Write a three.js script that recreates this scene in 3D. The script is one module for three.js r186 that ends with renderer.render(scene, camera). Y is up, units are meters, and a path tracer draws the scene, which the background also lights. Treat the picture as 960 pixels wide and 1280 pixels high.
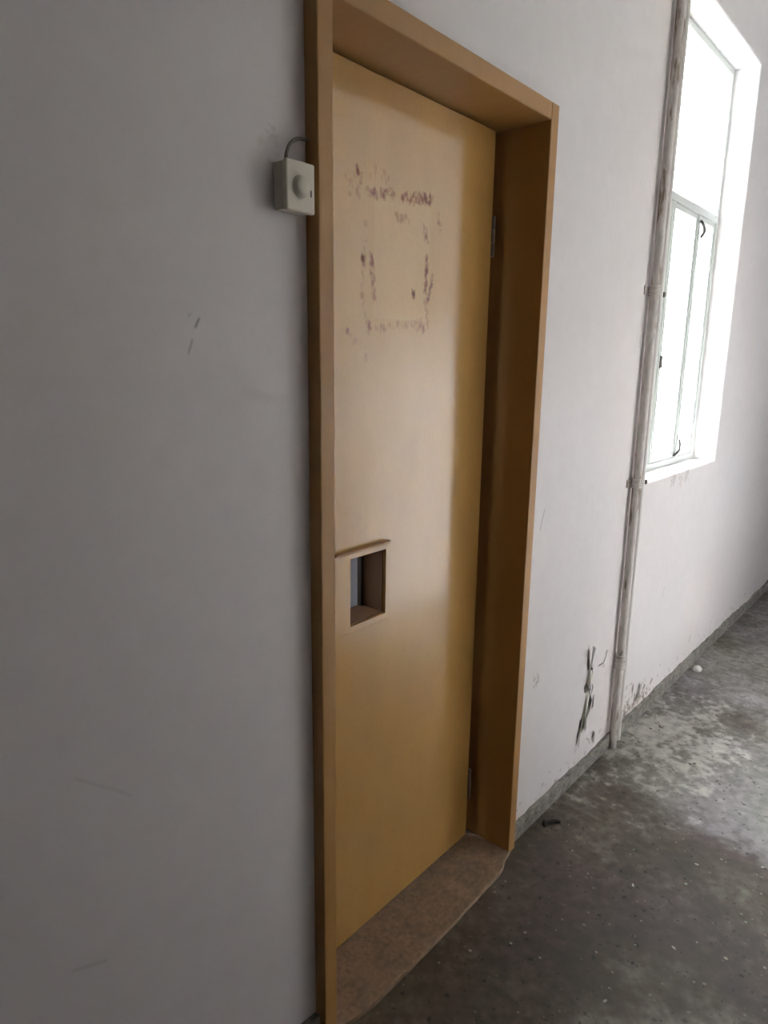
import * as THREE from 'three';
import { RoundedBoxGeometry } from 'three/addons/geometries/RoundedBoxGeometry.js';
import { mergeGeometries } from 'three/addons/utils/BufferGeometryUtils.js';
import { RectAreaLightUniformsLib } from 'three/addons/lights/RectAreaLightUniformsLib.js';

// ---------------------------------------------------------------- camera, sky, exposure
// x runs along the door wall, y is up, z points from the door wall (z = 0) into the corridor
const scene = new THREE.Scene();
const camera = new THREE.PerspectiveCamera(74.58, 960 / 1280, 0.02, 200);
camera.position.set(0, 1.45, 0.9);
camera.up.set(0.1543348, 0.97648302, -0.15053799);
camera.lookAt(0.73529509, 1.23471299, 0.25735498);

const renderer = new THREE.WebGLRenderer();
renderer.toneMapping = THREE.LinearToneMapping;
renderer.toneMappingExposure = 1.3;
renderer.shadowMap.enabled = true;
RectAreaLightUniformsLib.init();

// overcast daylight: the sky is about three times brighter overhead than at the horizon
{
  const w = 64, h = 64, d = new Float32Array(w * h * 4), L = 43;
  for (let j = 0; j < h; j++) {
    const el = ((j + 0.5) / h - 0.5) * Math.PI, s = el > 0 ? Math.sin(el) : 0;
    const v = L * (1 + 1.4 * s) / 2;
    for (let i = 0; i < w; i++) d.set([v * 0.94, v, v * 1.05, 1], (j * w + i) * 4);
  }
  const t = new THREE.DataTexture(d, w, h, THREE.RGBAFormat, THREE.FloatType);
  t.mapping = THREE.EquirectangularReflectionMapping;
  t.magFilter = t.minFilter = THREE.LinearFilter;
  t.needsUpdate = true;
  scene.background = t;
}

// the sun behind a thick veil of cloud: a broad soft source high outside the window
{
  const sun = new THREE.DirectionalLight(0xf0f7ff, 47);
  sun.position.set(2.95 - 0.8, 1.85 + 5.6, -5); sun.target.position.set(2.95, 1.85, 0);
  sun.castShadow = true; sun.shadow.radius = 62; sun.shadow.mapSize.set(2048, 2048);
  Object.assign(sun.shadow.camera, { left: -6, right: 6, top: 6, bottom: -6, near: 0.5, far: 30 });
  scene.add(sun, sun.target);
}

// ---------------------------------------------------------------- helpers
function rng(seed) {
  let s = seed >>> 0;
  return () => { s = (s + 0x6d2b79f5) | 0; let t = Math.imul(s ^ (s >>> 15), 1 | s); t = (t + Math.imul(t ^ (t >>> 7), 61 | t)) ^ t; return ((t ^ (t >>> 14)) >>> 0) / 4294967296; };
}
function hash(i, j, k) {
  let h = Math.imul(i, 374761393) + Math.imul(j, 668265263) + Math.imul(k, 2147483647);
  h = Math.imul(h ^ (h >>> 13), 1274126177);
  return ((h ^ (h >>> 16)) >>> 0) / 4294967296;
}
function vnoise(x, y, k) {
  const i = Math.floor(x), j = Math.floor(y), fx = x - i, fy = y - j;
  const u = fx * fx * (3 - 2 * fx), v = fy * fy * (3 - 2 * fy);
  const a = hash(i, j, k), b = hash(i + 1, j, k), c = hash(i, j + 1, k), d = hash(i + 1, j + 1, k);
  return a + (b - a) * u + (c - a) * v + (a - b - c + d) * u * v;
}
function fbm(x, y, k, oct = 4) {
  let s = 0, a = 0.5, n = 0;
  for (let o = 0; o < oct; o++) { s += a * vnoise(x, y, k + o * 17); n += a; x *= 2.03; y *= 2.03; a *= 0.5; }
  return s / n;
}
const sm = (a, b, x) => { const t = Math.min(1, Math.max(0, (x - a) / (b - a))); return t * t * (3 - 2 * t); };
// colour texture: marks are drawn on a canvas, then grain is added pixel by pixel (values in sRGB 0-255)
function paintTexture(w, h, base, draw, grain, after) {
  const c = document.createElement('canvas'); c.width = w; c.height = h;
  const g = c.getContext('2d');
  g.fillStyle = `rgb(${base.join(',')})`; g.fillRect(0, 0, w, h);
  if (draw) draw(g, w, h);
  if (grain) {
    const im = g.getImageData(0, 0, w, h), p = im.data;
    for (let y = 0; y < h; y++) for (let x = 0; x < w; x++) {
      const o = (y * w + x) * 4, m = grain(x, y);
      if (typeof m === 'number') { p[o] *= m; p[o + 1] *= m; p[o + 2] *= m; } else { p[o] *= m[0]; p[o + 1] *= m[1]; p[o + 2] *= m[2]; }
    }
    g.putImageData(im, 0, 0);
  }
  if (after) after(g, w, h);
  const t = new THREE.CanvasTexture(c);
  t.colorSpace = THREE.SRGBColorSpace; t.magFilter = THREE.LinearFilter; t.anisotropy = 8;
  t.wrapS = t.wrapT = THREE.MirroredRepeatWrapping;
  return t;
}
function heightTexture(w, h, f) {
  const d = new Uint8Array(w * h * 4);
  for (let y = 0; y < h; y++) for (let x = 0; x < w; x++) {
    const v = Math.max(0, Math.min(255, Math.round(255 * f(x, y)))), o = (y * w + x) * 4;
    d[o] = d[o + 1] = d[o + 2] = v; d[o + 3] = 255;
  }
  const t = new THREE.DataTexture(d, w, h);
  t.magFilter = THREE.LinearFilter; t.minFilter = THREE.LinearFilter; t.wrapS = t.wrapT = THREE.MirroredRepeatWrapping; t.needsUpdate = true;
  return t;
}
function mesh(name, geo, mat, parent = scene) {
  const m = new THREE.Mesh(geo, mat); m.name = name; m.castShadow = m.receiveShadow = true; parent.add(m); return m;
}
function group(name) { const g = new THREE.Group(); g.name = name; scene.add(g); return g; }
function tag(o, label, category, extra = {}) { Object.assign(o.userData, { label, category }, extra); return o; }
const STRUCT = { kind: 'structure' };
// a box given by its corners, edges rounded by r
function box(x0, x1, y0, y1, z0, z1, r = 0.002) {
  const g = r > 0 ? new RoundedBoxGeometry(x1 - x0, y1 - y0, z1 - z0, 2, r) : new THREE.BoxGeometry(x1 - x0, y1 - y0, z1 - z0);
  return g.translate((x0 + x1) / 2, (y0 + y1) / 2, (z0 + z1) / 2);
}
// uv in metres, laid on the face by its main direction
function metricUV(g, su = 1, sv = 1, ox = 0, oy = 0) {
  const p = g.attributes.position, n = g.attributes.normal, uv = new Float32Array(p.count * 2);
  for (let i = 0; i < p.count; i++) {
    const ax = Math.abs(n.getX(i)), ay = Math.abs(n.getY(i)), az = Math.abs(n.getZ(i));
    let u, v;
    if (ay > ax && ay > az) { u = p.getX(i); v = p.getZ(i); } else if (ax > az) { u = p.getX(i) + p.getZ(i); v = p.getY(i); } else { u = p.getX(i); v = p.getY(i); }
    uv[2 * i] = (u - ox) / su; uv[2 * i + 1] = (v - oy) / sv;
  }
  g.setAttribute('uv', new THREE.BufferAttribute(uv, 2));
  return g;
}
function merge(list) { return mergeGeometries(list.map((g) => { const q = g.index ? g.toNonIndexed() : g; for (const k of Object.keys(q.attributes)) if (!['position', 'normal', 'uv'].includes(k)) q.deleteAttribute(k); return q; })); }
function tube(pts, r, seg = 24, rad = 10) { return new THREE.TubeGeometry(new THREE.CatmullRomCurve3(pts.map((p) => new THREE.Vector3(...p))), seg, r, rad); }
function poly(pts) { return new THREE.Shape(pts.map((p) => new THREE.Vector2(...p))); }

// ---------------------------------------------------------------- materials
// door wall: white emulsion, 5.12 m x 3.2 m of it drawn once (0.0025 m per pixel)
const WALL_W = 5.12, WALL_H = 3.2, WPX = 400;
const wallMap = paintTexture(2048, 1280, [228, 223, 221], (g, w, h) => {
  const X = (m) => m * WPX, Y = (m) => h - m * WPX, R = rng(5);
  const stroke = (pts, col, lw) => { g.strokeStyle = col; g.lineWidth = lw; g.lineCap = 'round'; g.beginPath(); pts.forEach((p, i) => (i ? g.lineTo(X(p[0]), Y(p[1])) : g.moveTo(X(p[0]), Y(p[1])))); g.stroke(); };
  const blot = (x, y, r, col, n = 14) => { for (let i = 0; i < n; i++) { g.fillStyle = col; g.beginPath(); g.ellipse(X(x + (R() - 0.5) * r * 2), Y(y + (R() - 0.5) * r * 2), X(r) * (0.1 + 0.35 * R()), X(r) * (0.1 + 0.3 * R()), R() * 3, 0, 7); g.fill(); } };
  // two short pencil-like scratches left of the door
  stroke([[0.596, 1.500], [0.603, 1.513]], 'rgba(60,54,56,0.8)', 0.8);
  stroke([[0.582, 1.462], [0.590, 1.482]], 'rgba(80,74,74,0.6)', 0.6);
  stroke([[0.585, 1.515], [0.589, 1.520]], 'rgba(100,94,94,0.5)', 0.6);
  // smear and bare spot above the switch box
  blot(0.752, 1.803, 0.012, 'rgba(150,142,132,0.25)', 10);
  blot(0.745, 1.775, 0.02, 'rgba(190,182,166,0.25)', 8);
  // long faint scuffs low on the left
  stroke([[0.36, 0.86], [0.42, 0.81], [0.44, 0.79]], 'rgba(170,168,166,0.22)', 1.6);
  stroke([[0.33, 0.55], [0.38, 0.53]], 'rgba(150,148,146,0.2)', 2);
  // scuffs right of the frame
  stroke([[1.735, 1.045], [1.722, 1.01], [1.715, 0.985]], 'rgba(120,118,118,0.55)', 1.3);
  blot(1.745, 0.505, 0.02, 'rgba(150,145,142,0.4)', 12);
  // bare, creamy plaster where the paint has come away by the pipe
  g.fillStyle = 'rgb(205,198,180)';
  const patch = [[2.13, 0.49], [2.15, 0.415], [2.185, 0.385], [2.17, 0.34], [2.15, 0.325], [2.16, 0.30], [2.185, 0.26], [2.16, 0.20], [2.125, 0.165], [2.085, 0.13], [2.10, 0.19], [2.12, 0.25], [2.135, 0.31], [2.125, 0.345], [2.14, 0.385]];
  g.beginPath(); patch.forEach((p, i) => (i ? g.lineTo(X(p[0]), Y(p[1])) : g.moveTo(X(p[0]), Y(p[1])))); g.fill();
  g.fillStyle = 'rgb(112,110,98)';
  for (const q of [[[2.150, 0.275], [2.165, 0.31], [2.19, 0.265], [2.178, 0.225], [2.155, 0.205], [2.150, 0.24]], [[2.11, 0.165], [2.13, 0.215], [2.15, 0.225], [2.135, 0.18]], [[2.135, 0.32], [2.15, 0.345], [2.165, 0.33], [2.15, 0.312]]]) { g.beginPath(); q.forEach((p, i) => (i ? g.lineTo(X(p[0]), Y(p[1])) : g.moveTo(X(p[0]), Y(p[1])))); g.fill(); }
  // open cracks between the flakes, the shade under lifted edges painted in dark
  g.fillStyle = 'rgb(66,60,52)';
  for (const q of [[[2.124, 0.505], [2.128, 0.46], [2.140, 0.405], [2.130, 0.402], [2.120, 0.43]], [[2.148, 0.418], [2.186, 0.384], [2.176, 0.380], [2.150, 0.405]], [[2.112, 0.345], [2.130, 0.356], [2.146, 0.335], [2.136, 0.314], [2.118, 0.322]], [[2.155, 0.305], [2.163, 0.312], [2.158, 0.26], [2.152, 0.262]], [[2.082, 0.16], [2.100, 0.22], [2.118, 0.225], [2.11, 0.18], [2.094, 0.15]], [[2.084, 0.15], [2.092, 0.165], [2.096, 0.15], [2.082, 0.128]]]) { g.beginPath(); q.forEach((p, i) => (i ? g.lineTo(X(p[0]), Y(p[1])) : g.moveTo(X(p[0]), Y(p[1])))); g.fill(); }
  stroke([[2.291, 0.425], [2.285, 0.398], [2.262, 0.385], [2.225, 0.388]], 'rgba(110,106,98,0.9)', 2.2);
  stroke([[2.225, 0.125], [2.23, 0.095]], 'rgba(90,84,76,0.9)', 2.5);
  stroke([[2.17, 0.12], [2.19, 0.105], [2.20, 0.085]], 'rgba(140,132,120,0.7)', 2);
  // crumbling foot of the wall right of the pipe
  for (let i = 0; i < 130; i++) { const x = 2.46 + R() * 0.36, y = 0.065 + R() * R() * 0.14 * (1.15 - (x - 2.48) * 2); g.fillStyle = ['rgba(200,190,178,0.7)', 'rgba(140,130,118,0.6)', 'rgba(96,88,80,0.6)', 'rgba(225,215,208,0.6)'][i % 4]; g.beginPath(); g.ellipse(X(x), Y(y), 1 + R() * 7, 1 + R() * 5, R() * 3, 0, 7); g.fill(); }
  stroke([[2.668, 0.155], [2.678, 0.12], [2.70, 0.14]], 'rgba(110,100,96,0.8)', 2);
  stroke([[3.325, 0.165], [3.315, 0.135]], 'rgba(110,104,100,0.8)', 2.2);
  stroke([[2.86, 0.53], [2.85, 0.49]], 'rgba(150,150,150,0.5)', 1.6);
  // dirt under the sill
  blot(2.83, 1.0, 0.03, 'rgba(180,172,160,0.35)', 16); blot(3.0, 1.0, 0.03, 'rgba(180,172,160,0.4)', 16); blot(2.93, 0.985, 0.03, 'rgba(190,182,170,0.3)', 12);
  // splashes along the skirting
  for (let i = 0; i < 160; i++) { g.fillStyle = 'rgba(130,126,120,0.22)'; g.beginPath(); g.ellipse(X(1.6 + R() * 3.5), Y(0.06 + 0.1 * R() * R()), 1 + R() * 4, 1 + R() * 3, R() * 3, 0, 7); g.fill(); }
}, (x, y) => { const a = fbm(x / 260, y / 260, 1, 3), b = fbm(x / 14, y / 14, 9, 2); const c = (fbm(x / 190, y / 230, 31, 3) - 0.5) * 0.05; return [0.965 + 0.04 * a + 0.02 * b + c * 0.5, 0.965 + 0.04 * a + 0.02 * b, 0.965 + 0.04 * a + 0.02 * b - c * 0.3]; });
const plaster = heightTexture(1024, 1024, (x, y) => 0.75 * fbm(x / 170, y / 170, 3, 3) + 0.25 * fbm(x / 7, y / 7, 4, 2));
const wallBump = plaster.clone(); wallBump.repeat.set(2.5, 1.56); wallBump.needsUpdate = true;
const M = {};
M.wall = new THREE.MeshPhysicalMaterial({ map: wallMap, roughness: 0.4, ior: 1.5, bumpMap: wallBump, bumpScale: 0.0012 });
const plainWall = paintTexture(512, 512, [213, 207, 204], null, (x, y) => 0.96 + 0.05 * fbm(x / 90, y / 90, 40, 4));
M.plainWall = new THREE.MeshPhysicalMaterial({ map: plainWall, roughness: 0.6, bumpMap: plaster, bumpScale: 0.002 });
M.reveal = new THREE.MeshPhysicalMaterial({ color: 0xe3dfdd, roughness: 0.6, bumpMap: plaster, bumpScale: 0.002 });
// ochre enamel of door and frame
const paintGrain = (k) => (x, y) => { const n = 0.95 + 0.06 * fbm(x / 60, y / 160, k, 4) + 0.03 * fbm(x / 3, y / 9, k + 5, 2); return n; };
const LEAF = { x0: 0.868, x1: 1.548, y0: 0.026, y1: 2.014 };
const leafMarks = (rough) => (g, w, h) => {
  const X = (m) => (m - LEAF.x0) * 1000, Y = (m) => h - (m - LEAF.y0) * 1000, R = rng(11);
  const smear = (x0, y0, x1, y1, th, n, col, a) => { for (let i = 0; i < n; i++) { const t = R(), x = x0 + (x1 - x0) * t + (R() - 0.5) * th, y = y0 + (y1 - y0) * t + (R() - 0.5) * th; const o = 0.6 * a * (0.3 + 0.7 * R()); g.fillStyle = rough ? `rgba(0,0,0,${Math.min(0.9, 1.2 * o)})` : `rgba(${col},${o})`; g.beginPath(); g.ellipse(X(x), Y(y), 1.6 + 4 * R(), 2.2 + 6.5 * R(), (R() - 0.5) * 0.8, 0, 7); g.fill(); } };
  // paler rectangle where a notice was glued, with brown glue residue round its edge
  g.fillStyle = rough ? 'rgba(0,0,0,0.05)' : 'rgba(196,168,120,0.12)'; g.fillRect(X(1.105), Y(1.80), 190, 250);
  const glue = '100,56,36';
  smear(1.085, 1.795, 1.165, 1.805, 0.02, 46, glue, 0.55); smear(1.195, 1.805, 1.30, 1.82, 0.022, 95, glue, 0.6);
  smear(1.08, 1.84, 1.16, 1.83, 0.03, 22, glue, 0.25); smear(1.17, 1.765, 1.22, 1.76, 0.016, 24, glue, 0.32);
  smear(1.095, 1.68, 1.105, 1.59, 0.012, 50, glue, 0.34); smear(1.075, 1.74, 1.07, 1.56, 0.012, 34, glue, 0.25); smear(1.07, 1.67, 1.073, 1.655, 0.01, 14, glue, 0.5);
  smear(1.285, 1.70, 1.283, 1.60, 0.01, 60, glue, 0.45); smear(1.31, 1.665, 1.295, 1.6, 0.008, 24, '88,60,42', 0.5); smear(1.285, 1.60, 1.295, 1.545, 0.014, 26, glue, 0.3);
  smear(1.275, 1.755, 1.285, 1.73, 0.016, 22, glue, 0.42); smear(1.325, 1.79, 1.33, 1.755, 0.014, 16, glue, 0.25);
  smear(1.235, 1.612, 1.24, 1.606, 0.008, 12, '88,60,42', 0.7);
  smear(1.085, 1.525, 1.28, 1.55, 0.014, 70, glue, 0.26); smear(1.25, 1.535, 1.285, 1.535, 0.02, 24, glue, 0.36); smear(1.08, 1.55, 1.09, 1.53, 0.012, 12, glue, 0.4);
  smear(1.04, 1.81, 1.055, 1.80, 0.05, 22, glue, 0.33); smear(1.052, 1.838, 1.056, 1.825, 0.006, 12, glue, 0.6);
  smear(1.03, 1.51, 1.10, 1.45, 0.03, 18, glue, 0.25); smear(1.02, 1.525, 1.025, 1.515, 0.008, 8, glue, 0.4);
  // handling marks near the hatch and below
  smear(1.01, 1.13, 1.08, 1.10, 0.04, 26, '130,92,70', 0.14); smear(1.3, 1.02, 1.38, 1.0, 0.03, 16, '130,110,90', 0.16);
  smear(1.0, 0.75, 1.5, 0.7, 0.12, 40, '120,90,60', 0.08); smear(1.0, 0.1, 1.5, 0.1, 0.1, 90, '110,84,58', 0.14);
};
const leafMap = paintTexture(684, 1994, [176, 137, 78], leafMarks(false), paintGrain(60));
// the dried glue is matt: no enamel shine where it sits (strength in the alpha channel)
const leafSpec = (() => {
  const w = 684, h = 1994, c = document.createElement('canvas'); c.width = w; c.height = h;
  const g = c.getContext('2d'); g.fillStyle = '#fff'; g.fillRect(0, 0, w, h); leafMarks(true)(g, w, h);
  const p = g.getImageData(0, 0, w, h).data, d = new Uint8Array(w * h * 4);
  for (let y = 0; y < h; y++) for (let x = 0; x < w; x++) { const o = ((h - 1 - y) * w + x) * 4; d[o] = d[o + 1] = d[o + 2] = 255; d[o + 3] = p[(y * w + x) * 4]; }
  const t = new THREE.DataTexture(d, w, h); t.magFilter = t.minFilter = THREE.LinearFilter; t.needsUpdate = true;
  return t;
})();
M.leaf = new THREE.MeshPhysicalMaterial({ map: leafMap, roughness: 0.155, specularIntensityMap: leafSpec, ior: 1.68 });
const frameMap = paintTexture(512, 512, [158, 118, 66], null, paintGrain(70));
const enamelBump = heightTexture(512, 512, (x, y) => fbm(x / 20, y / 90, 81, 3));
M.frame = new THREE.MeshPhysicalMaterial({ map: frameMap, roughness: 0.42, ior: 1.45, bumpMap: enamelBump, bumpScale: 0.0006 });
// floor: dusty worn cement, 4.096 m x 1.28 m drawn once
const FL = { x0: 0.4, w: 4.096, z0: 0, d: 1.28 };
const floorMap = paintTexture(2048, 640, [255, 255, 255], (g, w, h) => {
  const X = (m) => (m - FL.x0) * 500, Z = (m) => h - m * 500, R = rng(23);
  // specks of grit and flaked paint trodden into the cement
  for (let i = 0; i < 5200; i++) { const s = 0.6 + 2.2 * R() * R(); g.fillStyle = `rgba(80,72,62,${0.35 + 0.6 * R()})`; g.beginPath(); g.ellipse(X(0.4 + R() * 4.1), Z(R() * 1.28), s, s * (0.5 + R()), R() * 3, 0, 7); g.fill(); }
  for (let i = 0; i < 160; i++) { g.fillStyle = `rgba(120,112,100,${0.3 + 0.4 * R()})`; g.beginPath(); g.ellipse(X(0.9 + R() * 3.4), Z(0.08 + R() * 1.1), 1 + 4 * R(), 0.7 + 2 * R(), R() * 3, 0, 7); g.fill(); }
}, (px, py) => {
  const x = FL.x0 + px / 500, z = (640 - py) / 500;
  const n1 = fbm(x * 3.1, z * 3.1, 51, 5), n2 = fbm(x * 9, z * 9, 57, 4), n3 = fbm(x * 46, z * 46, 63, 3), n4 = fbm(x * 1.6 + 4, z * 1.6, 69, 3);
  // uneven dusty grey patch beyond the pipe, its paleness also standing for window light
  const dustAndLight = sm(0.34, 0.76, 0.5 * n1 + 0.3 * n2 + 0.2 * n3 + 0.26 * sm(2.0, 2.4, x + 0.9 * (n4 - 0.5) + 0.3 * (n2 - 0.5)) - 0.06);
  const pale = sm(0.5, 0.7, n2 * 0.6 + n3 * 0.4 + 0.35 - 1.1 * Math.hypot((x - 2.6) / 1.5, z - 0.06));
  const m = 0.58 + 0.26 * n1 + 0.22 * n2 + 0.36 * n3, tint = fbm(x * 4.2, z * 4.2, 73, 3) - 0.5;
  const c = [74 + 46 * dustAndLight, 65 + 53 * dustAndLight + 6 * tint, 53 + 60 * dustAndLight - 10 * tint].map((v, k) => v + ([166, 162, 154][k] - v) * 0.6 * pale);
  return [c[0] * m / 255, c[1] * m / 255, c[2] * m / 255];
}, (g, w, h) => {
  const X = (m) => (m - FL.x0) * 500, Z = (m) => h - m * 500, R = rng(29);
  for (let i = 0; i < 1700; i++) { const s = 0.6 + 1.8 * R() * R(); g.fillStyle = `rgba(${170 + 30 * R()},${165 + 30 * R()},${150 + 30 * R()},${0.25 + 0.5 * R()})`; g.beginPath(); g.ellipse(X(0.4 + R() * 4.1), Z(R() * 1.28), s, s * (0.5 + R()), R() * 3, 0, 7); g.fill(); }
});
const floorBump = heightTexture(1024, 320, (x, y) => 0.6 * fbm(x / 40, y / 40, 91, 4) + 0.4 * fbm(x / 4, y / 4, 92, 2));
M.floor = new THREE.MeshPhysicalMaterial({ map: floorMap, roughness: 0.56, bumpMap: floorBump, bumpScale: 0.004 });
const skirtMap = paintTexture(1024, 128, [124, 120, 113], (g, w, h) => {
  const R = rng(33);
  for (let i = 0; i < 260; i++) { g.fillStyle = ['rgba(160,158,152,0.35)', 'rgba(72,68,62,0.4)', 'rgba(128,122,112,0.4)'][i % 3]; g.beginPath(); g.ellipse(R() * w, R() * h, 2 + R() * 14, 1 + R() * 7, R() * 3, 0, 7); g.fill(); }
}, (x, y) => 0.62 + 0.4 * fbm(x / 26, y / 22, 97, 4) + 0.32 * fbm(x / 6, y / 6, 99, 2));
M.skirt = new THREE.MeshPhysicalMaterial({ map: skirtMap, roughness: 0.65, bumpMap: plaster, bumpScale: 0.004 });
const sillMap = paintTexture(1024, 256, [132, 110, 88], null, (x, y) => 0.66 + 0.3 * fbm(x / 60, y / 60, 101, 4) + 0.34 * fbm(x / 9, y / 9, 103, 3));
M.sill = new THREE.MeshPhysicalMaterial({ map: sillMap, roughness: 0.7, bumpMap: plaster, bumpScale: 0.003 });
M.windowPaint = new THREE.MeshPhysicalMaterial({ color: 0xc9ccc6, roughness: 0.45 });
M.glass = new THREE.MeshPhysicalMaterial({ color: 0xffffff, transmission: 1, thickness: 0, roughness: 0.02, ior: 1.5 });
M.iron = new THREE.MeshPhysicalMaterial({ color: 0x4a4640, roughness: 0.5, metalness: 0.6 });
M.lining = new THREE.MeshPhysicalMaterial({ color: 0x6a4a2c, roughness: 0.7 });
M.coolLightTint = new THREE.MeshPhysicalMaterial({ color: 0xc6d0de, roughness: 0.6 });  // blue put into the wall colour for the cool daylight behind the hatch
M.hinge = new THREE.MeshPhysicalMaterial({ color: 0x6e5f56, roughness: 0.4, metalness: 0.3 });

// ---------------------------------------------------------------- structure
const X0 = -7, X1 = 8.6, CEIL = 3.2, ZF = 1.25, T = 0.22;
const DOOR = { x0: 0.822, x1: 1.622, top: 2.062 };
const WIN = { x0: 2.515, x1: 3.39, y0: 1.026, y1: 2.69 };
{ // wall with the door and the window
  const b = 0.01;
  const s = poly([[X0 - T, 0], [DOOR.x0 + b + 0.002, 0], [DOOR.x0 + b + 0.002, DOOR.top - b - 0.002], [DOOR.x1 - b - 0.002, DOOR.top - b - 0.002], [DOOR.x1 - b - 0.002, 0], [X1 + T, 0], [X1 + T, CEIL + 0.1], [X0 - T, CEIL + 0.1]]);
  s.holes.push(new THREE.Path([[WIN.x0, WIN.y0], [WIN.x0, WIN.y1], [WIN.x1, WIN.y1], [WIN.x1, WIN.y0]].map((p) => new THREE.Vector2(...p))));
  const g = new THREE.ExtrudeGeometry(s, { depth: T - 2 * b, bevelEnabled: true, bevelSize: b, bevelOffset: -b, bevelThickness: b, bevelSegments: 4 });
  g.translate(0, 0, -T + b);
  const w = mesh('wall_back', metricUV(g, WALL_W, WALL_H), M.wall);
  tag(w, 'scuffed white plaster wall with the ochre door and the window', 'wall', STRUCT);
  // curled flakes of paint standing off the wall beside the pipe
  const flake = (pts, lift, bend) => {
    const sh = poly(pts), gg = new THREE.ExtrudeGeometry(sh, { depth: 0.0014, bevelEnabled: false, curveSegments: 2 });
    const p = gg.attributes.position; gg.computeBoundingBox(); const bb = gg.boundingBox;
    for (let i = 0; i < p.count; i++) { const t = (p.getX(i) - bb.min.x) / (bb.max.x - bb.min.x), q = (p.getY(i) - bb.min.y) / (bb.max.y - bb.min.y); p.setZ(i, p.getZ(i) + 0.0006 + lift * (bend > 0 ? t * t : (1 - t) * (1 - t)) + 0.2 * lift * q); }
    gg.computeVertexNormals(); metricUV(gg, WALL_W, WALL_H);
    mesh('paint_flake', gg, M.reveal, w).userData.label = 'curled flake of white paint';
  };
  flake([[2.118, 0.50], [2.133, 0.497], [2.150, 0.42], [2.138, 0.40], [2.126, 0.43]], 0.022, -1);
  flake([[2.150, 0.42], [2.186, 0.386], [2.180, 0.375], [2.158, 0.392], [2.146, 0.405]], 0.010, -1);
  flake([[2.116, 0.345], [2.14, 0.40], [2.158, 0.395], [2.150, 0.355], [2.132, 0.335]], 0.018, -1);
  flake([[2.155, 0.335], [2.172, 0.34], [2.178, 0.32], [2.16, 0.305]], 0.012, -1);
  flake([[2.10, 0.185], [2.128, 0.27], [2.142, 0.315], [2.150, 0.30], [2.142, 0.24], [2.118, 0.19]], 0.022, -1);
  flake([[2.172, 0.30], [2.192, 0.27], [2.182, 0.235], [2.168, 0.255]], 0.014, -1);
  flake([[2.07, 0.135], [2.09, 0.18], [2.108, 0.175], [2.094, 0.14]], 0.016, -1);
  flake([[2.14, 0.215], [2.158, 0.20], [2.135, 0.16], [2.125, 0.175]], 0.012, -1);
  flake([[2.25, 0.375], [2.286, 0.392], [2.293, 0.43], [2.285, 0.43], [2.276, 0.40], [2.25, 0.388]], 0.008, -1);
  flake([[2.205, 0.09], [2.222, 0.13], [2.232, 0.125], [2.222, 0.09]], 0.014, -1);
  flake([[2.645, 0.10], [2.665, 0.155], [2.682, 0.15], [2.668, 0.10]], 0.014, -1);
}
tag(mesh('wall_front', metricUV(box(X0 - T, X1 + T, 0, CEIL + 0.1, ZF, ZF + T, 0), 1.6, 1.6), M.plainWall), 'plain white corridor wall facing the window', 'wall', STRUCT);
tag(mesh('wall_left', metricUV(box(X0 - T, X0, 0, CEIL + 0.1, 0, ZF, 0), 1.6, 1.6), M.plainWall), 'white wall closing the corridor behind the viewer', 'wall', STRUCT);
tag(mesh('wall_right', metricUV(box(X1, X1 + T, 0, CEIL + 0.1, 0, ZF, 0), 1.6, 1.6), M.plainWall), 'white wall closing the far end of corridor', 'wall', STRUCT);
tag(mesh('ceiling', metricUV(box(X0 - T, X1 + T, CEIL, CEIL + 0.2, 0, ZF, 0), 1.6, 1.6), M.plainWall), 'white plaster ceiling of the corridor', 'ceiling', STRUCT);
{
  const g = box(X0 - T, X1 + T, -0.2, 0, -T, ZF + T, 0);
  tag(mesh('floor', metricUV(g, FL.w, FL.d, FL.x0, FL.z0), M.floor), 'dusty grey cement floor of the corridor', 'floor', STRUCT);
}
// cement skirting, its top edge uneven
function skirting(name, x0, x1, z, dir, seed, label) {
  const R = rng(seed), n = Math.round((x1 - x0) / 0.035), pts = [[x0, 0]];
  for (let i = 0; i <= n; i++) pts.push([x0 + (x1 - x0) * i / n, 0.054 + 0.010 * (R() - 0.5) + 0.016 * (vnoise(i / 5, 0, seed) - 0.5)]);
  pts.push([x1, 0]);
  const g = new THREE.ExtrudeGeometry(poly(pts), { depth: 0.010, bevelEnabled: true, bevelSize: 0.002, bevelThickness: 0.003, bevelOffset: -0.002, bevelSegments: 2 });
  g.translate(0, 0, dir > 0 ? z + 0.002 : z - 0.013);
  tag(mesh(name, metricUV(g, 1.2, 0.15), M.skirt), label, 'skirting', STRUCT);
}
skirting('baseboard_right', DOOR.x1 + 0.001, X1, 0, 1, 3, 'grey cement skirting right of the door frame');
skirting('baseboard_left', X0, DOOR.x0 - 0.001, 0, 1, 4, 'grey cement skirting left of the door frame');
skirting('baseboard_front', X0, X1, ZF, -1, 6, 'grey cement skirting along the wall facing the window');

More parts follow.
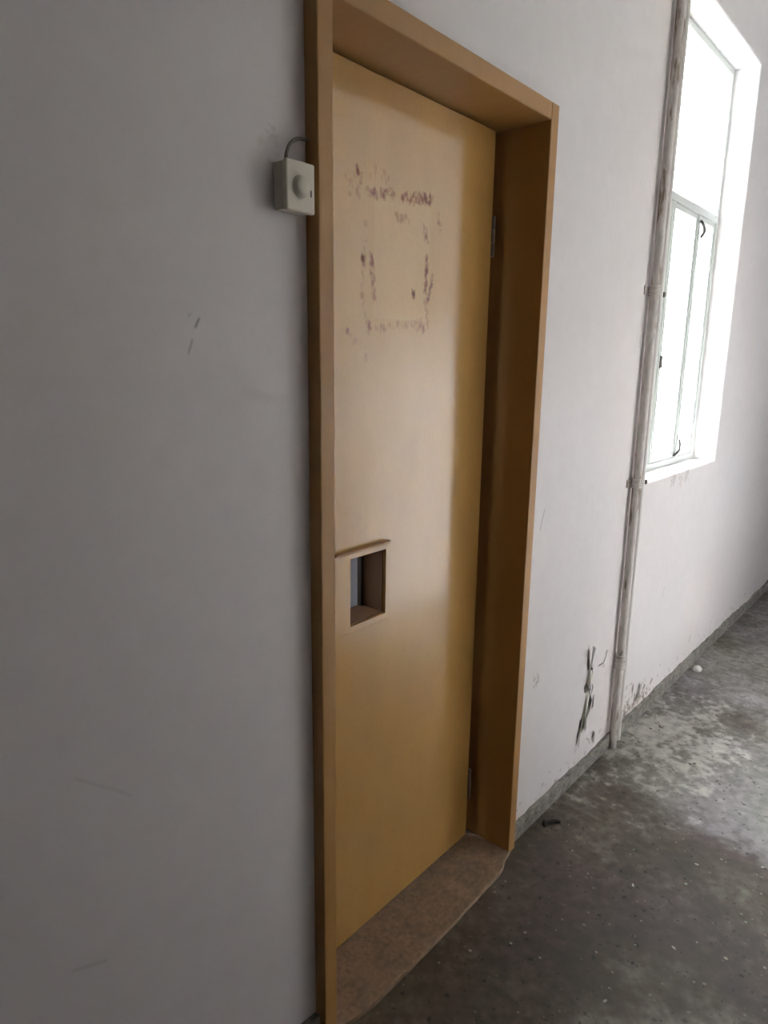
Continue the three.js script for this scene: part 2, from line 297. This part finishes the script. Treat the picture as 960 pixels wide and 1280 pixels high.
// room behind the door, seen only through the hatch; outdoors below the window
{
  const rx0 = 0.15, rx1 = 2.3, rz0 = -1.9, P = M.plainWall;
  tag(mesh('wall_room_right', metricUV(box(rx1, rx1 + 0.15, 0, CEIL + 0.1, rz0, -T, 0), 1.6, 1.6), M.coolLightTint), 'side wall of the room behind the door, tinted blue to stand for cool daylight', 'wall', STRUCT);
  tag(mesh('wall_room_left', metricUV(box(rx0 - 0.15, rx0, 0, CEIL + 0.1, rz0, -T, 0), 1.6, 1.6), P), 'white left wall of the room behind the door', 'wall', STRUCT);
  const s = poly([[rx0 - 0.15, 0], [rx1 + 0.15, 0], [rx1 + 0.15, CEIL + 0.1], [rx0 - 0.15, CEIL + 0.1]]);
  s.holes.push(new THREE.Path([[0.4, 1.3], [0.4, 1.9], [0.85, 1.9], [0.85, 1.3]].map((p) => new THREE.Vector2(...p))));  // added unseen opening, sized and placed to light the side wall behind the hatch
  tag(mesh('wall_room_rear', metricUV(new THREE.ExtrudeGeometry(s, { depth: 0.2, bevelEnabled: false }).translate(0, 0, rz0 - 0.2), 1.6, 1.6), P), 'rear wall of the room behind the door, with an added opening that lights the hatch', 'wall', STRUCT);
  tag(mesh('ceiling_room', box(rx0 - 0.15, rx1 + 0.15, CEIL, CEIL + 0.2, rz0, -T, 0), P), 'ceiling of the room behind the door', 'ceiling', STRUCT);
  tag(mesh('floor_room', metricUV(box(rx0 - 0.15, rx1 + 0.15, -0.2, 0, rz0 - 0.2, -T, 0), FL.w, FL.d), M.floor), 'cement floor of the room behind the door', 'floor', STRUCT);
  tag(mesh('ground', box(-40, 40, -3.8, -3.5, -60, 20, 0), new THREE.MeshStandardMaterial({ color: 0x6a6a60, roughness: 0.9 })), 'pale ground outside below the window', 'ground', STRUCT);
}

// ---------------------------------------------------------------- door frame, door leaf, threshold
{
  const f = tag(group('trim_1'), 'ochre painted door frame standing proud of the wall', 'door frame', STRUCT);
  const zf = 0.03, zb = -0.2, w = 0.036, uv = (g) => metricUV(g, 0.6, 0.6);
  mesh('jamb', uv(box(DOOR.x0, DOOR.x0 + w, 0.004, DOOR.top, zb, zf, 0.003)), M.frame, f);
  mesh('jamb', uv(box(DOOR.x1 - w, DOOR.x1, 0.004, DOOR.top, zb, zf, 0.003)), M.frame, f);
  mesh('head', uv(box(DOOR.x0 + w, DOOR.x1 - w, DOOR.top - w - 0.004, DOOR.top, zb, zf, 0.003)), M.frame, f);
  mesh('door_stop', uv(box(1.556, DOOR.x1 - w, 0.012, DOOR.top - w - 0.004, zb, -0.136, 0.002)), M.frame, f);
}
{
  const d = tag(group('door_1'), 'ochre enamelled door with glue marks and small hatch', 'door', STRUCT);
  const H = { x0: 1.029, x1: 1.147, y0: 0.868, y1: 1.026 }, zf = -0.1, th = 0.045;
  const s = poly([[LEAF.x0, LEAF.y0], [LEAF.x1, LEAF.y0], [LEAF.x1, LEAF.y1], [LEAF.x0, LEAF.y1]]);
  const hole = () => new THREE.Path([[H.x0, H.y0], [H.x0, H.y1], [H.x1, H.y1], [H.x1, H.y0]].map((p) => new THREE.Vector2(...p)));
  s.holes.push(hole());
  const b = 0.002;
  const g = new THREE.ExtrudeGeometry(s, { depth: th - 2 * b, bevelEnabled: true, bevelSize: b, bevelThickness: b, bevelOffset: -b, bevelSegments: 2 }).translate(0, 0, zf - th + b);
  mesh('door_leaf', metricUV(g, LEAF.x1 - LEAF.x0, LEAF.y1 - LEAF.y0, LEAF.x0, LEAF.y0), M.leaf, d);
  // raised plate round the hatch and the batten above it
  const ps = poly([[0.975, 0.852], [1.156, 0.852], [1.156, 1.041], [0.975, 1.041]]); ps.holes.push(hole());
  const hp = mesh('hatch_plate', metricUV(new THREE.ExtrudeGeometry(ps, { depth: 0.003, bevelEnabled: true, bevelSize: 0.0015, bevelThickness: 0.0015, bevelOffset: -0.0015, bevelSegments: 2 }).translate(0, 0, zf + 0.0005), LEAF.x1 - LEAF.x0, LEAF.y1 - LEAF.y0, LEAF.x0, LEAF.y0), M.leaf, d);
  hp.userData.label = 'raised plate around the hatch opening';
  mesh('batten', metricUV(box(0.975, 1.156, 1.0425, 1.0475, zf, zf + 0.015, 0.0012), 0.6, 0.6), M.frame, d).userData.label = 'thin ledge above the hatch';
  // box behind the hatch with its pane
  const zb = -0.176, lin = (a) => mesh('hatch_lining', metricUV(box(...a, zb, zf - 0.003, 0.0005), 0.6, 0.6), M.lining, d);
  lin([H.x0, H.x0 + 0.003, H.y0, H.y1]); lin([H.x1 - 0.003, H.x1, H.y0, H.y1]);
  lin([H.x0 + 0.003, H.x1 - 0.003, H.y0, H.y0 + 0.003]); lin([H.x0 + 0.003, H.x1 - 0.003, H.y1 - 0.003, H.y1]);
  mesh('pane_frame', box(H.x1 - 0.012, H.x1 - 0.003, H.y0 + 0.003, H.y1 - 0.003, zb, zb + 0.012, 0.001), M.iron, d);
  mesh('hatch_pane', box(H.x0 - 0.012, H.x1 + 0.012, H.y0 - 0.012, H.y1 + 0.012, zb - 0.004, zb - 0.001, 0), M.glass, d).userData.label = 'small glass pane at the back of the hatch';
  for (const y of [1.77, 0.2]) {
    const k = [];
    for (let i = 0; i < 3; i++) k.push(new THREE.CylinderGeometry(0.0065, 0.0065, 0.031, 12).translate(1.5535, y + (i - 1) * 0.033, -0.101));
    k.push(box(1.556, 1.586, y - 0.05, y + 0.05, -0.1365, -0.1345, 0.0005));
    mesh('hinge', merge(k), M.hinge, d);
  }
}
{ // worn cement threshold under the frame
  const R = rng(71), pts = [[DOOR.x0 + 0.002, -0.2], [DOOR.x1 - 0.002, -0.2], [DOOR.x1 - 0.002, 0.024]];
  const n = 24; for (let i = 0; i <= n; i++) { const t = i / n, x = 1.585 - t * (1.585 - 0.83); pts.push([x, 0.032 + 0.022 * sm(0, 0.12, t) + 0.006 * Math.sin(t * 3) - 0.02 * sm(0.85, 1, t) + 0.003 * (R() - 0.5)]); }
  const g = new THREE.ExtrudeGeometry(poly(pts.map(([x, z]) => [x, -z])), { depth: 0.010, bevelEnabled: true, bevelSize: 0.006, bevelOffset: -0.006, bevelThickness: 0.003, bevelSegments: 3 });
  g.rotateX(-Math.PI / 2).translate(0, 0.0, 0);
  tag(mesh('trim_2', metricUV(g, 1.0, 0.25), M.sill), 'brown dusty worn cement threshold below the door', 'threshold', STRUCT);
}

// ---------------------------------------------------------------- window
{
  const w = tag(group('window_1'), 'pale painted window with three casements under one large pane', 'window', STRUCT);
  const { x0, x1, y0, y1 } = WIN, zf = -0.1, zb = -0.15, fw = 0.028, yt = 2.09;
  mesh('frame', merge([box(x0, x0 + fw, y0, y1, zb, zf), box(x1 - fw, x1, y0, y1, zb, zf), box(x0 + fw, x1 - fw, y1 - fw, y1, zb, zf), box(x0 + fw, x1 - fw, y0, y0 + fw, zb, zf)]), M.windowPaint, w);
  mesh('transom', box(x0 + fw, x1 - fw, yt - 0.016, yt + 0.014, zb, zf + 0.004), M.windowPaint, w);
  const cols = [x0 + fw, 2.827, 3.135, x1 - fw];
  for (const x of cols.slice(1, 3)) mesh('mullion', box(x - 0.010, x + 0.010, y0 + fw, yt - 0.016, zb, zf), M.windowPaint, w);
  mesh('pane', box(x0 + fw, x1 - fw, yt + 0.014, y1 - fw, -0.128, -0.124, 0), M.glass, w).userData.label = 'large upper pane';
  for (let k = 0; k < 3; k++) {
    const a = cols[k] + (k ? 0.010 : 0), b = cols[k + 1] - (k < 2 ? 0.010 : 0), c = y0 + fw, d = yt - 0.016, sw = 0.02;
    const cs = new THREE.Group(); cs.name = 'casement'; w.add(cs);
    mesh('sash', merge([box(a, a + sw, c, d, -0.14, -0.105), box(b - sw, b, c, d, -0.14, -0.105), box(a + sw, b - sw, d - sw, d, -0.14, -0.105), box(a + sw, b - sw, c, c + 0.03, -0.14, -0.105)]), M.windowPaint, cs);
    mesh('pane', box(a + sw, b - sw, c + 0.03, d - sw, -0.124, -0.120, 0), M.glass, cs);
    if (k === 1) {
      mesh('catch', tube([[b + 0.012, 2.052, -0.098], [b + 0.022, 2.035, -0.088], [b + 0.024, 2.01, -0.082], [b + 0.014, 1.985, -0.09]], 0.006, 16, 8), M.iron, cs).userData.label = 'dark curved window catch';
      mesh('handle', tube([[b + 0.012, 1.135, -0.092], [b + 0.010, 1.11, -0.084], [b + 0.004, 1.085, -0.086], [b - 0.012, 1.062, -0.1]], 0.005, 16, 8), M.iron, cs).userData.label = 'dark window handle';
    }
    if (k === 0) mesh('hinge', merge([new THREE.CylinderGeometry(0.006, 0.006, 0.05, 10).translate(b + 0.012, 1.47, -0.096)]), M.iron, cs);
  }
}

// ---------------------------------------------------------------- switch box by the door
{
  const b = tag(group('switch_box'), 'beige surface-mounted switch box with round knob beside the door frame', 'switch');
  b.position.set(0.781, 1.724, 0);
  const body = new THREE.MeshPhysicalMaterial({ color: 0xd2cbba, roughness: 0.45 });
  const cap = new THREE.MeshPhysicalMaterial({ color: 0xdad3c2, roughness: 0.4 });
  mesh('back_box', box(-0.0285, 0.0285, -0.036, 0.036, 0.0005, 0.024, 0.002), body, b);
  mesh('cover', box(-0.03, 0.03, -0.038, 0.038, 0.0245, 0.034, 0.003), cap, b);
  const prof = [[0, 0.010], [0.008, 0.0095], [0.012, 0.008], [0.0145, 0.005], [0.0155, 0.001], [0.0175, 0], [0.0175, -0.001]].map((p) => new THREE.Vector2(...p));
  const k = new THREE.LatheGeometry(prof.reverse(), 36); k.rotateX(Math.PI / 2).translate(-0.001, 0.0, 0.035);
  mesh('knob', k, cap, b).userData.label = 'round domed knob';
  mesh('slot', box(0.020, 0.0225, -0.012, -0.002, 0.0335, 0.0345, 0.0004), M.iron, b);
  mesh('cable', tube([[-0.012, 0.034, 0.013], [-0.012, 0.048, 0.013], [-0.002, 0.066, 0.011], [0.018, 0.079, 0.007], [0.041, 0.083, 0.005]], 0.003, 24, 8), new THREE.MeshPhysicalMaterial({ color: 0x6d655e, roughness: 0.55 }), b);
}

// ---------------------------------------------------------------- pipes
{
  const pipePaint = new THREE.MeshPhysicalMaterial({ map: paintTexture(128, 2048, [204, 197, 191], null, (x, y) => {
    const v = 3.2 * (1 - y / 2048), n = fbm(x / 26, y / 70, 111, 4), f = fbm(x / 9, y / 22, 117, 3);
    // rusty grime, heaviest round the clamps and at the foot
    let near = 0; for (const c of [0.03, 1.02, 1.70, 1.95, 2.5]) near = Math.max(near, 1 - Math.abs(v - c) / 0.2);
    const rust = sm(0.58, 0.8, 0.6 * n + 0.4 * f + 0.2 * Math.max(0, near)), k = 0.86 + 0.24 * f;
    return [k * (1 - 0.42 * rust), k * (1 - 0.47 * rust), k * (1 - 0.54 * rust)];
  }), roughness: 0.42 });
  const thinPaint = new THREE.MeshPhysicalMaterial({ color: 0xdcd8d2, roughness: 0.4 });
  const p = tag(group('wall_pipe'), 'stained grey pipe running down the wall left of the window', 'pipe');
  p.position.set(2.372, 0, 0.022);
  const r = 0.0155, len = CEIL - 0.002;
  mesh('pipe', new THREE.CylinderGeometry(r, r, len, 28).translate(0, len / 2 + 0.001, 0), pipePaint, p);
  mesh('coupling', new THREE.LatheGeometry([[r, -0.03], [r + 0.003, -0.028], [r + 0.003, 0.028], [r, 0.03]].map((q) => new THREE.Vector2(...q)), 28).translate(0, 0.36, 0), pipePaint, p);
  for (const y of [1.045, 1.70]) {
    const c = mesh('clamp', merge([new THREE.CylinderGeometry(r + 0.003, r + 0.003, 0.034, 24).translate(0, y, 0), box(-0.04, 0.095, y - 0.014, y + 0.014, -0.0218, -0.018, 0.001), box(0.015, 0.05, y - 0.014, y + 0.014, -0.019, -0.006, 0.002)]), pipePaint, p);
    mesh('screw', new THREE.CylinderGeometry(0.009, 0.011, 0.024, 10).rotateX(Math.PI / 2).translate(0.088, y - 0.006, -0.009), M.iron, c).userData.label = 'dark screw head';
  }
  const q = tag(group('thin_pipe'), 'thin pale conduit beside the thicker grey wall pipe', 'pipe');
  q.position.set(2.442, 0, 0.0135);
  mesh('conduit', new THREE.CylinderGeometry(0.0105, 0.0105, len, 20).translate(0, len / 2 + 0.001, 0), thinPaint, q);
}

// ---------------------------------------------------------------- litter on the floor
{
  const lump = (seed, sx, sy, sz) => {
    const g = new THREE.IcosahedronGeometry(1, 2), p = g.attributes.position;
    for (let i = 0; i < p.count; i++) { const v = new THREE.Vector3().fromBufferAttribute(p, i), k = 0.75 + 0.5 * vnoise(v.x * 1.7 + 9, v.y * 1.7 + v.z * 2.3 + 5, seed); p.setXYZ(i, v.x * k * sx, Math.max(-0.75, v.y * k) * sy, v.z * k * sz); }
    g.computeVertexNormals(); g.computeBoundingBox(); g.translate(0, -g.boundingBox.min.y, 0); return g;
  };
  const white = new THREE.MeshPhysicalMaterial({ color: 0xd8d6d0, roughness: 0.8 });
  const grey = new THREE.MeshPhysicalMaterial({ color: 0xaaa59b, roughness: 0.85 });
  const put = (name, geo, mat, x, z, label, cat, grp) => { const m = tag(mesh(name, geo, mat), label, cat, grp ? { group: grp } : {}); m.position.set(x, 0.0005, z); return m; };
  put('plaster_lump', lump(1, 0.026, 0.014, 0.018), white, 3.31, 0.055, 'white lump of plaster lying by the skirting below the window', 'plaster');
  const R = rng(55);
  for (let i = 0; i < 9; i++) put(i ? `plaster_crumb_${String(i).padStart(3, '0')}` : 'plaster_crumb', lump(10 + i, 0.006 + 0.012 * R(), 0.003 + 0.004 * R(), 0.006 + 0.009 * R()), grey, 2.47 + R() * 0.3, 0.03 + R() * 0.09, 'small plaster crumb fallen at the foot of the pipes', 'plaster', 'plaster crumbs at the foot of the pipes');
  for (const [i, [x, z]] of [[1.93, 0.47], [1.32, 0.45], [1.58, 0.52], [2.05, 0.62], [1.72, 0.36]].entries()) { const m = put(i ? `paint_chip_${String(i).padStart(3, '0')}` : 'paint_chip', lump(30 + i, 0.003, 0.0014, 0.006), grey, x, z, 'tiny pale paint chip on the open floor', 'paint chip', 'paint chips on the open floor'); m.rotation.y = i * 1.3; }
  const dark = new THREE.MeshPhysicalMaterial({ color: 0x2a221d, roughness: 0.7 });
  const t = mesh('dry_twig', merge([tube([[-0.03, 0.006, 0.016], [-0.012, 0.012, 0.006], [0.004, 0.008, -0.004], [0.016, 0.014, -0.014], [0.012, 0.006, -0.022]], 0.0055, 18, 7), lump(77, 0.009, 0.008, 0.007).translate(0.014, 0.0, -0.018)]), dark);
  t.position.set(1.80, 0.0005, 0.055); t.rotation.y = 1.9; tag(t, 'small dark curled scrap on the floor beside door frame', 'scrap');
}

renderer.render(scene, camera);
